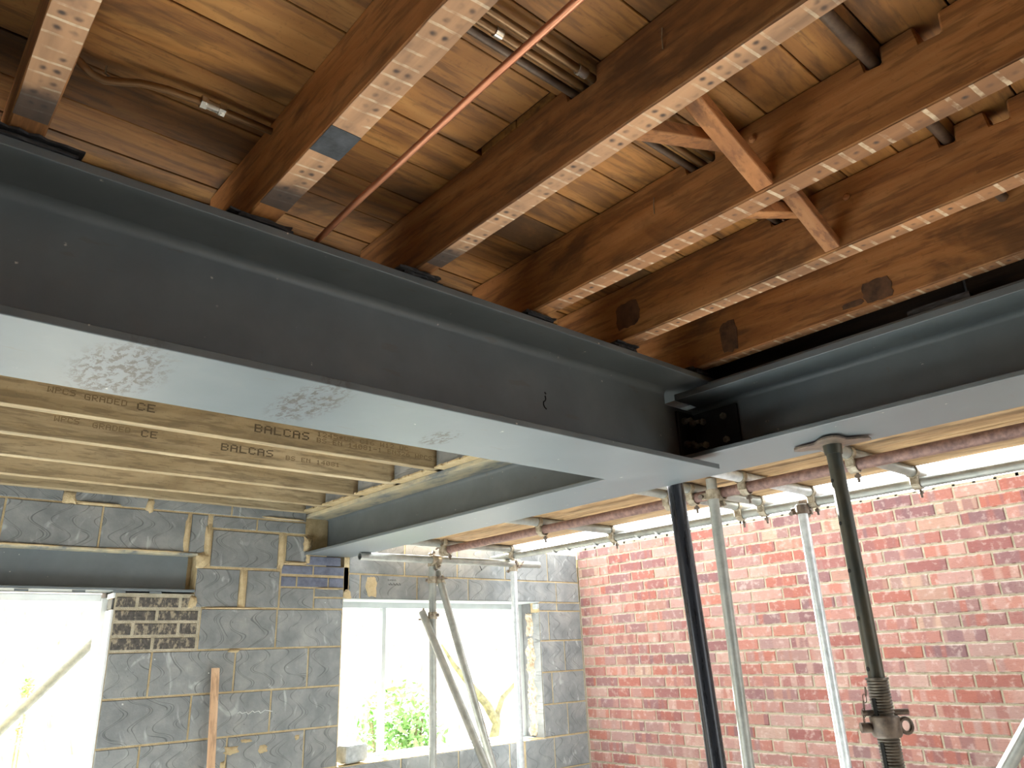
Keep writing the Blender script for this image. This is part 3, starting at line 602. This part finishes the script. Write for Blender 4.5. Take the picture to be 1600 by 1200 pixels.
# ================================================================== SCAFFOLD
TR = .0242; ZL = .664; ZT = ZL+.049; XR, XG = 3.0, 3.62
def tubeobj(name, p0, p1, mat, label, cat='scaffold tube', r=TR, group='scaffold tubes'):
    p0, p1 = Vector(p0), Vector(p1); d = (p1-p0).normalized(); b = MB(); b.tube([p0, p1], r, 20, cap=False)
    for p, s in ((p0, 1), (p1, -1)):            # open pipe ends
        n_ = 20; a = Vector((0, 0, 1)) if abs(d.z) < .9 else Vector((1, 0, 0)); a = (a-d*a.dot(d)).normalized(); c2 = d.cross(a)
        o_ = [p+r*(math.cos(2*math.pi*k/n_)*a+math.sin(2*math.pi*k/n_)*c2) for k in range(n_)]; i_ = [p+(r-.004)*(math.cos(2*math.pi*k/n_)*a+math.sin(2*math.pi*k/n_)*c2) for k in range(n_)]; e_ = [q+d*s*.12 for q in i_]
        fs = [(k, (k+1) % n_, n_+(k+1) % n_, n_+k) for k in range(n_)]+[(n_+k, n_+(k+1) % n_, 2*n_+(k+1) % n_, 2*n_+k) for k in range(n_)]+[tuple(range(2*n_, 3*n_))]
        b.add(o_+i_+e_, [q[::-1] for q in fs] if s > 0 else fs)
    return tag(b.build(name, mat, smooth=True, ang=40), label, cat, group)
tubeobj('scaffold_tube', (XR, -1.4, ZL), (XR, 4.09, ZL+.008), m_rust, 'rusty brown scaffold tube running just behind the right-hand beam')
gt = tubeobj('scaffold_tube', (XG, -1.4, ZL-.004), (XG, 4.36, ZL+.006), m_galv, 'grey scaffold tube along the top of the brick wall')
for y in (2.80, 2.95, 3.30, 3.55, 3.68):
    b = MB(); b.ring((XG, y, ZL), (0, 1, .35), TR-.001, .022, .003, 60, 250, 10); b.build('mortar_splash', m_chalk, gt, smooth=True)
TY = [(1.30, 'nearest the green prop'), (1.80, 'ending above the white standard'), (2.085, 'just left of the white standard'), (2.225, 'beside the black prop'), (3.14, 'midway along the scaffold'), (4.10, 'at the far end of the scaffold')]
for y, w_ in TY: tubeobj('scaffold_tube', (2.60, y, ZT), (XG+.075, y, ZT), m_galv if y != 1.8 else m_galv_hi, 'short scaffold cross tube under the boards, '+w_)
# vertical standards and braces
tubeobj('scaffold_tube', (2.945, 1.94, F0), (2.945, 1.94, .728), m_galv, 'grey upright scaffold tube just right of the black prop')
tubeobj('scaffold_tube', (3.572, 1.848, F0), (3.572, 1.848, .655), m_galv_hi, 'bright white upright scaffold tube before the brick wall')
tubeobj('scaffold_tube', (2.985, 4.215, F0), (2.985, 4.215, .64), m_galv, 'grey upright scaffold tube in front of the window middle')
tubeobj('scaffold_tube', (3.67, 4.17, F0), (3.67, 4.17, .62), m_galv_hi, 'pale upright scaffold tube at the right side of the window')
tubeobj('scaffold_tube', (2.40, 4.165, .612), (3.92, 4.165, .622), m_galv, 'level scaffold tube crossing above the window')
def ext(p, q, z):
    p, q = Vector(p), Vector(q); return p+(q-p)*((z-p.z)/(q.z-p.z))
b1a, b1b = (3.035, 4.225, .545), (3.05, 3.71, -.61); tubeobj('scaffold_tube', b1a, ext(b1a, b1b, F0+.03), m_galv, 'slanting brace tube clamped high on the middle upright')
b2a, b2b = (2.925, 4.25, .285), (2.95, 3.645, -.594); tubeobj('scaffold_tube', b2a, ext(b2a, b2b, F0+.03), m_galv, 'slanting brace tube clamped low on the middle upright')
tubeobj('scaffold_tube', (3.2, 1.36, -.82), (3.2, .84, -.134), m_galv, 'slanting grey tube cut off by the bottom right corner')
tubeobj('scaffold_tube', (1.42, 5.02, .445), (-.32, 4.98, -1.50), m_dull, 'slanting tube outside the doorway')
# couplers
def coupler(x, y, zl, label, bolt_dx=.016, mat=m_coup, ang=(40, 255)):
    t = thing('scaffold_coupler', (x, y, zl-.08), label, 'coupler', 'scaffold couplers')
    b = MB(); b.ring((x, y, zl), (0, 1, 0), TR+.001, .036, .005, -ang[0], -ang[1], 14); b.build('ledger_strap', mat, t, smooth=True)
    b = MB(); b.ring((x-.035, y, zl+.049), (1, 0, 0), TR+.001, .026, .005, 20, 340, 16); b.build('transom_strap', mat, t, smooth=True)
    b = MB(); b.obox((x-.034, y, zl+.012), (.006, 0, 0), (0, .018, 0), (0, 0, .022)); b.build('saddle', mat, t, bevel=.002)
    bx_, bz = x+bolt_dx, zl-TR-.006
    b = MB(); b.tube([(bx_, y, bz+.012), (bx_+.004, y, bz-.034)], .0058, 8); b.build('bolt', m_iron, t, smooth=True)
    b = MB(); b.hexnut((bx_+.001, y, bz-.010), (0, 0, 1), .0125, .012); b.build('nut', m_iron, t)
for y, w_ in TY[:-1]:
    coupler(XR, y, ZL, 'coupler on the rusty tube at the cross tube '+w_)
    coupler(XG, y-.0, ZL, 'coupler on the grey wall-side tube at the cross tube '+w_)
coupler(XR, 4.06, ZL+.006, 'coupler on the rusty tube at its far end'); coupler(XG, 4.10, ZL, 'coupler on the grey wall-side tube at the far end of the scaffold')
def rightangle(p, a1, a2, q, label, mat=m_coup):
    p, q = Vector(p), Vector(q); t = thing('scaffold_coupler', tuple(p+Vector((0, 0, -.04))), label, 'coupler', 'scaffold couplers')
    for c, ax, nm in ((p, Vector(a1), 'upright_strap'), (q, Vector(a2), 'tube_strap')):
        b = MB(); b.ring(c, ax, TR+.001, .044, .006, 0, 360, 16); b.build(nm, mat, t, smooth=True)
    d = (q-p).normalized()
    for c, ax, s in ((p, Vector(a1), -1), (q, Vector(a2), 1)):
        ax.normalize(); sd = ax.cross(d).normalized(); e = c+sd*(TR+.02)
        b = MB(); b.obox(e, sd*.014, ax*.016, d*.007); b.build('flap', mat, t, bevel=.002)
        b = MB(); b.tube([e+sd*.006-d*.03, e+sd*.006+d*.03], .0058, 8).hexnut(e+sd*.006-d*.024, d, .012, .011); b.build('bolt', m_iron, t, smooth=True)
rightangle((2.945, 1.94, .655), (0, 0, 1), (0, 1, 0), (3.0, 1.94, .664), 'coupler clamping the grey upright to the rusty tube')
rightangle((3.572, 1.848, .628), (0, 0, 1), (0, 1, 0), (3.62, 1.848, .660), 'coupler clamping the white upright to the wall-side tube', m_iron)
rightangle((2.985, 4.215, .600), (0, 0, 1), (1, 0, 0), (2.985, 4.165, .614), 'coupler where the level tube meets the middle upright')
rightangle((3.67, 4.17, .590), (0, 0, 1), (1, 0, 0), (3.70, 4.165, .621), 'coupler where the level tube meets the pale upright')
rightangle((2.985, 4.215, .49), (0, 0, 1), (.1, -.4, -1), (3.038, 4.20, .482), 'coupler holding the higher brace to the middle upright')
rightangle((2.985, 4.215, .262), (0, 0, 1), (.1, -.5, -1), (2.935, 4.235, .262), 'coupler holding the lower brace to the middle upright')
rightangle((XR, 4.10, ZL), (0, 1, 0), (1, 0, 0), (2.96, 4.165, .614), 'coupler between the rusty tube end and the level tube')
# scaffold boards
for i, (x0, w_) in enumerate(((2.69, 'hidden behind the beam'), (2.92, 'next to the beam'), (3.15, 'above the rusty tube'), (3.378, 'nearest the brick wall'))):
    tag(MB().box(x0, x0+.224, -1.5 if i != 1 else -1.2, 4.30 - .06*(i == 2), ZT+TR+.0005, ZT+TR+.0385).build('scaffold_board', m_scaff, bevel=.004), 'long scaffold board '+w_, 'board', 'scaffold boards')
# ================================================================== PROPS
bp = tag(MB().tube([(2.563, 1.868, .69), (2.563, 1.822, -.42), (2.563, 1.775, F0)], .0345, 24).build('steel_prop', m_black, smooth=True), 'thick glossy black steel prop beside the beam junction', 'prop')
px, py = 2.43, 1.112
P = thing('adjustable_prop', (px, py, F0), 'worn green adjustable prop with a threaded collar under the right-hand beam', 'prop')
# inner tube with real holes is approximated by dark sockets set into it
b = MB(); b.tube([(px, py, -.6), (px, py, .62)], .0242, 24); inn = b.build('inner_tube', m_prop, P, smooth=True)
for z in (.50, .359, .209, .065, -.083):
    for s in (-1, 1):
        d = Vector((-.86, .51*1, 0)).normalized() if s < 0 else Vector((.86, -.51, 0)).normalized()
        c = Vector((px, py, z))+d*.0225
        MB().tube([c, c+d*.0024], .0068, 12).build('pin_hole', m_mark, inn)
hp = MB(); N = 28; pts = []
for k_ in range(N):
    a = 2*math.pi*k_/N; ca, sa = math.cos(a), math.sin(a); rr = .062+.052*abs(math.cos(2*(a-.35)))**2.2+.004*math.sin(5*a)
    pts.append((px+rr*ca*.95-.006, py+rr*sa*1.12))
hp.prism(pts, lambda u, v: (u, v, .621), lambda u, v: (u, v, .6285)); hp.build('head_plate', m_iron, P, bevel=.001)
MB().tube([(px, py, .59), (px, py, .621)], [.0285, .031], 20).build('head_socket', m_prop, P, smooth=True)
# threaded outer tube
b = MB(); pts = []; rr = []; z = -.112
while z > -.56:
    pts += [(px, py, z), (px, py, z-.0042)]; rr += [.0322, .0288]; z -= .0084
pts += [(px, py, z), (px, py, F0+.01)]; rr += [.0302, .0302]
b.tube(pts[::-1], rr[::-1], 28); out_ = b.build('outer_tube', m_propt, P, smooth=True, ang=60)
MB().ring((px, py, -.111), (0, 0, 1), .025, .006, .0085, 0, 360, 24).build('thread_lip', m_propt, P, smooth=True)
sd = Vector((-.97, .24, 0)).normalized(); sp2 = Vector((-.24, -.97, 0))
for z0, z1 in ((-.235, -.165), (-.42, -.285)):
    c = Vector((px, py, (z0+z1)/2))+sd*.0262; MB().obox(c, sd*.0062, sp2*.0062, Vector((0, 0, (z1-z0)/2))).build('slot', m_mark, out_)  # black block stands in for the shade inside the slot
MB().box(px-.07, px+.07, py-.07, py+.07, F0, F0+.01).build('base_plate', m_iron, P, bevel=.002)
nut = MB(); nut.tube([(px, py, -.272), (px, py, -.266), (px, py, -.217), (px, py, -.213)], [.038, .042, .042, .038], 28); nut.build('collar_nut', m_iron, P, smooth=True)
hd = Vector((.70, -.714, 0)); hc = Vector((px, py, -.243))+hd*.058
b = MB(); pr_ = [hc+hd*.017*math.cos(t)+Vector((0, 0, 1))*.02*math.sin(t) for t in [2*math.pi*i/18 for i in range(19)]]
b.tube(pr_, .0062, 8, cap=False); b.build('nut_handle', m_iron, P, smooth=True)
b = MB(); e = Vector((px, py, -.245))-hd*.045; b.tube([e, e-hd*.028], .0145, 12); b.build('nut_lug', m_iron, P, smooth=True)
b = MB(); pz = Vector((px, py, -.205)); b.tube([pz-hd*.062, pz+hd*.072], .0085, 12); b.build('locking_pin', m_iron, P, smooth=True)
ch = thing  # chain: oval links hanging from the thread lip to the pin
c0 = Vector((px, py, -.135))-hd*.036; c1 = Vector((px, py, -.255))-hd*.062
for i in range(6):
    t_ = (i+.5)/6; c = c0.lerp(c1, t_)-hd*.006*math.sin(math.pi*t_); b = MB(); ax = hd if i % 2 else Vector((hd.y, -hd.x, 0))
    b.tube([c+ax*.0055*math.cos(a)+Vector((0, 0, 1))*.0125*math.sin(a) for a in [2*math.pi*k_/12 for k_ in range(13)]], .0014, 5, cap=False); b.build('chain_link', m_iron, P, smooth=True)
# ================================================================== LOOSE THINGS
b = MB(); b.obox((1.652, 4.30, -.777), (.0185, 0, 0), (0, .012, 0), (-.012, .06, .772)); tag(b.build('timber_batten', m_batten, bevel=.001), 'slim timber batten standing against the block wall between door and window', 'batten')
random.seed(9)
lb = MB(); lb.obox((2.565, 4.47, -.528), (.085, .02, 0), (-.01, .05, 0), (0, 0, .048)); tag(lb.build('broken_block', m_foam, bevel=.01), 'broken grey block lying on the window sill', 'block')
sk = MB(); stroke(sk, [(1.80+.012*i, WY-.001, -.246+.006*math.sin(i*2.1)+.003*math.sin(i)) for i in range(14)]+[(2.0, WY-.001, -.25)], .0022); sk.build('chalk_scrawl', m_chalk, wall)
sk = MB(); [stroke(sk, [(2.76+.012*i, WY-.001, .475+.008*(i % 2)), (2.768+.012*i, WY-.001, .468)], .0016) for i in range(8)]; sk.build('pencil_note', m_mark, wall)
sk = MB(); [stroke(sk, [(2.755+.014*i, WY-.001, .505), (2.757+.014*i, WY-.001, .495)], .0013) for i in range(5)]; sk.build('pencil_note', m_mark, wall)
sk = MB(); stroke(sk, [(3.535, WY-.001, .64), (3.545, WY-.001, .62), (3.56, WY-.001, .595)], .003); sk.build('crayon_mark', m_mark, wall)
for (x, z, s) in ((1.62, -.03, .005), (1.33, .05, .004), (1.20, -.16, .006), (4.27, -.11, .005), (2.30, .35, .004)): smear(x, z, s*2, s*2, .004, mat=m_chalk, name='mortar_fleck')
# ================================================================== OUTSIDE
struct(MB().box(-9, 14, 4.7, 22, F0-.35, F0-.25).build('ground', m_soil))
bk = MB(); NXb, NYb = 40, 10; vs = []; random.seed(31)
for j_ in range(NYb+1):
    for i_ in range(NXb+1):
        t_ = j_/NYb; vs.append((-8+i_*.6, 7.2+4.5*t_, F0-.28+3.6*t_**1.3+random.uniform(-.08, .08)*(j_ > 0)))
bk.add(vs, [(j_*(NXb+1)+i_, j_*(NXb+1)+i_+1, (j_+1)*(NXb+1)+i_+1, (j_+1)*(NXb+1)+i_) for j_ in range(NYb) for i_ in range(NXb)]); struct(bk.build('ground', m_soil, smooth=True, ang=80))
random.seed(21)
def leaves(b, c, r, n, s):
    for _ in range(n):
        d = Vector((random.gauss(0, 1), random.gauss(0, 1), random.gauss(0, 1))).normalized()*random.random()**.4
        p = Vector(c)+Vector((d.x*r[0], d.y*r[1], d.z*r[2])); a = Vector((random.uniform(-1, 1), random.uniform(-1, 1), random.uniform(-.6, .6))).normalized(); q = a.cross(Vector((random.uniform(-1, 1), random.uniform(-1, 1), 1))).normalized(); ss = s*random.uniform(.6, 1.3)
        nn = a.cross(q)*ss*.15
        b.add([p-a*ss, p+q*ss*.5+nn, p+a*ss, p-q*ss*.5+nn], [(0, 1, 2), (0, 2, 3)])
bu = thing('ivy_bush', (3.95, 6.1, F0-.25), 'leafy green bush outside the window', 'bush')
b = MB(); leaves(b, (3.95, 6.1, -.55), (.42, .3, .38), 900, .04); leaves(b, (4.12, 6.15, -.75), (.35, .3, .35), 600, .04); b.build('foliage', m_leaf, bu)
b = MB(); [b.tube([(3.95+random.uniform(-.1, .1), 6.1, F0-.25), (3.95+random.uniform(-.3, .3), 6.1+random.uniform(-.2, .2), -.5)], .012, 6) for _ in range(7)]; b.build('stem', m_bark, bu, smooth=True)
tr = thing('mossy_tree', (4.97, 6.05, F0-.25), 'mossy forked branch outside the window', 'tree')
b = MB(); b.tube([(4.93, 6, F0-.25), (4.95, 6, -.72), (4.99, 6, -.6), (4.87, 6, -.43), (4.66, 6.02, -.22), (4.53, 6.05, -.07), (4.42, 6.1, .12)], [.06, .05, .045, .04, .03, .022, .008], 10); b.build('trunk', m_bark, tr, smooth=True)
b = MB(); b.tube([(4.97, 6, -.66), (5.0, 6, -.52), (5.07, 6, -.39), (5.23, 6, -.28), (5.4, 6.05, -.2)], [.035, .032, .028, .02, .008], 8); b.build('branch', m_bark, tr, smooth=True)
for i, (x, y, z, w_, h_, dry) in enumerate(((1.02, 5.9, -.28, .05, .2, 1), (.70, 6.3, -.2, .06, .2, 1), (1.27, 7.2, -.1, .07, .12, 1))):
    pl = thing('dry_plant', (x, y, F0-.25), ['dry seeding plant by the right side of the doorway', 'dry plant at the left edge of the doorway view', 'small dry plant low behind the slanting tube'][i], 'plant', 'dry plants outside the doorway')
    b = MB(); leaves(b, (x, y, z), (w_, w_, h_), 130, .018); b.build('seed_head', m_dry, pl)
    b = MB(); b.tube([(x, y, F0-.25), (x, y, z)], .006, 6); b.build('stem', m_bark, pl)
    if i == 0: b = MB(); leaves(b, (x+.01, y, z+.2), (.04, .04, .06), 40, .022); b.build('green_tip', m_leaf, pl)

gr = MB(); random.seed(41)
for _ in range(1500):
    x = random.uniform(-1, 10); t_ = random.random(); y = 7.2+4.3*t_; z = F0-.28+3.6*t_**1.3; h_ = random.uniform(.06, .28); dx, dy = random.uniform(-.08, .08), random.uniform(-.05, .05)
    gr.add([(x-.012, y, z), (x+.012, y, z), (x+dx, y+dy, z+h_)], [(0, 1, 2)])
tag(gr.build('dry_grass', m_dry), 'pale dry grass covering the bank outside', 'grass', kind='stuff')
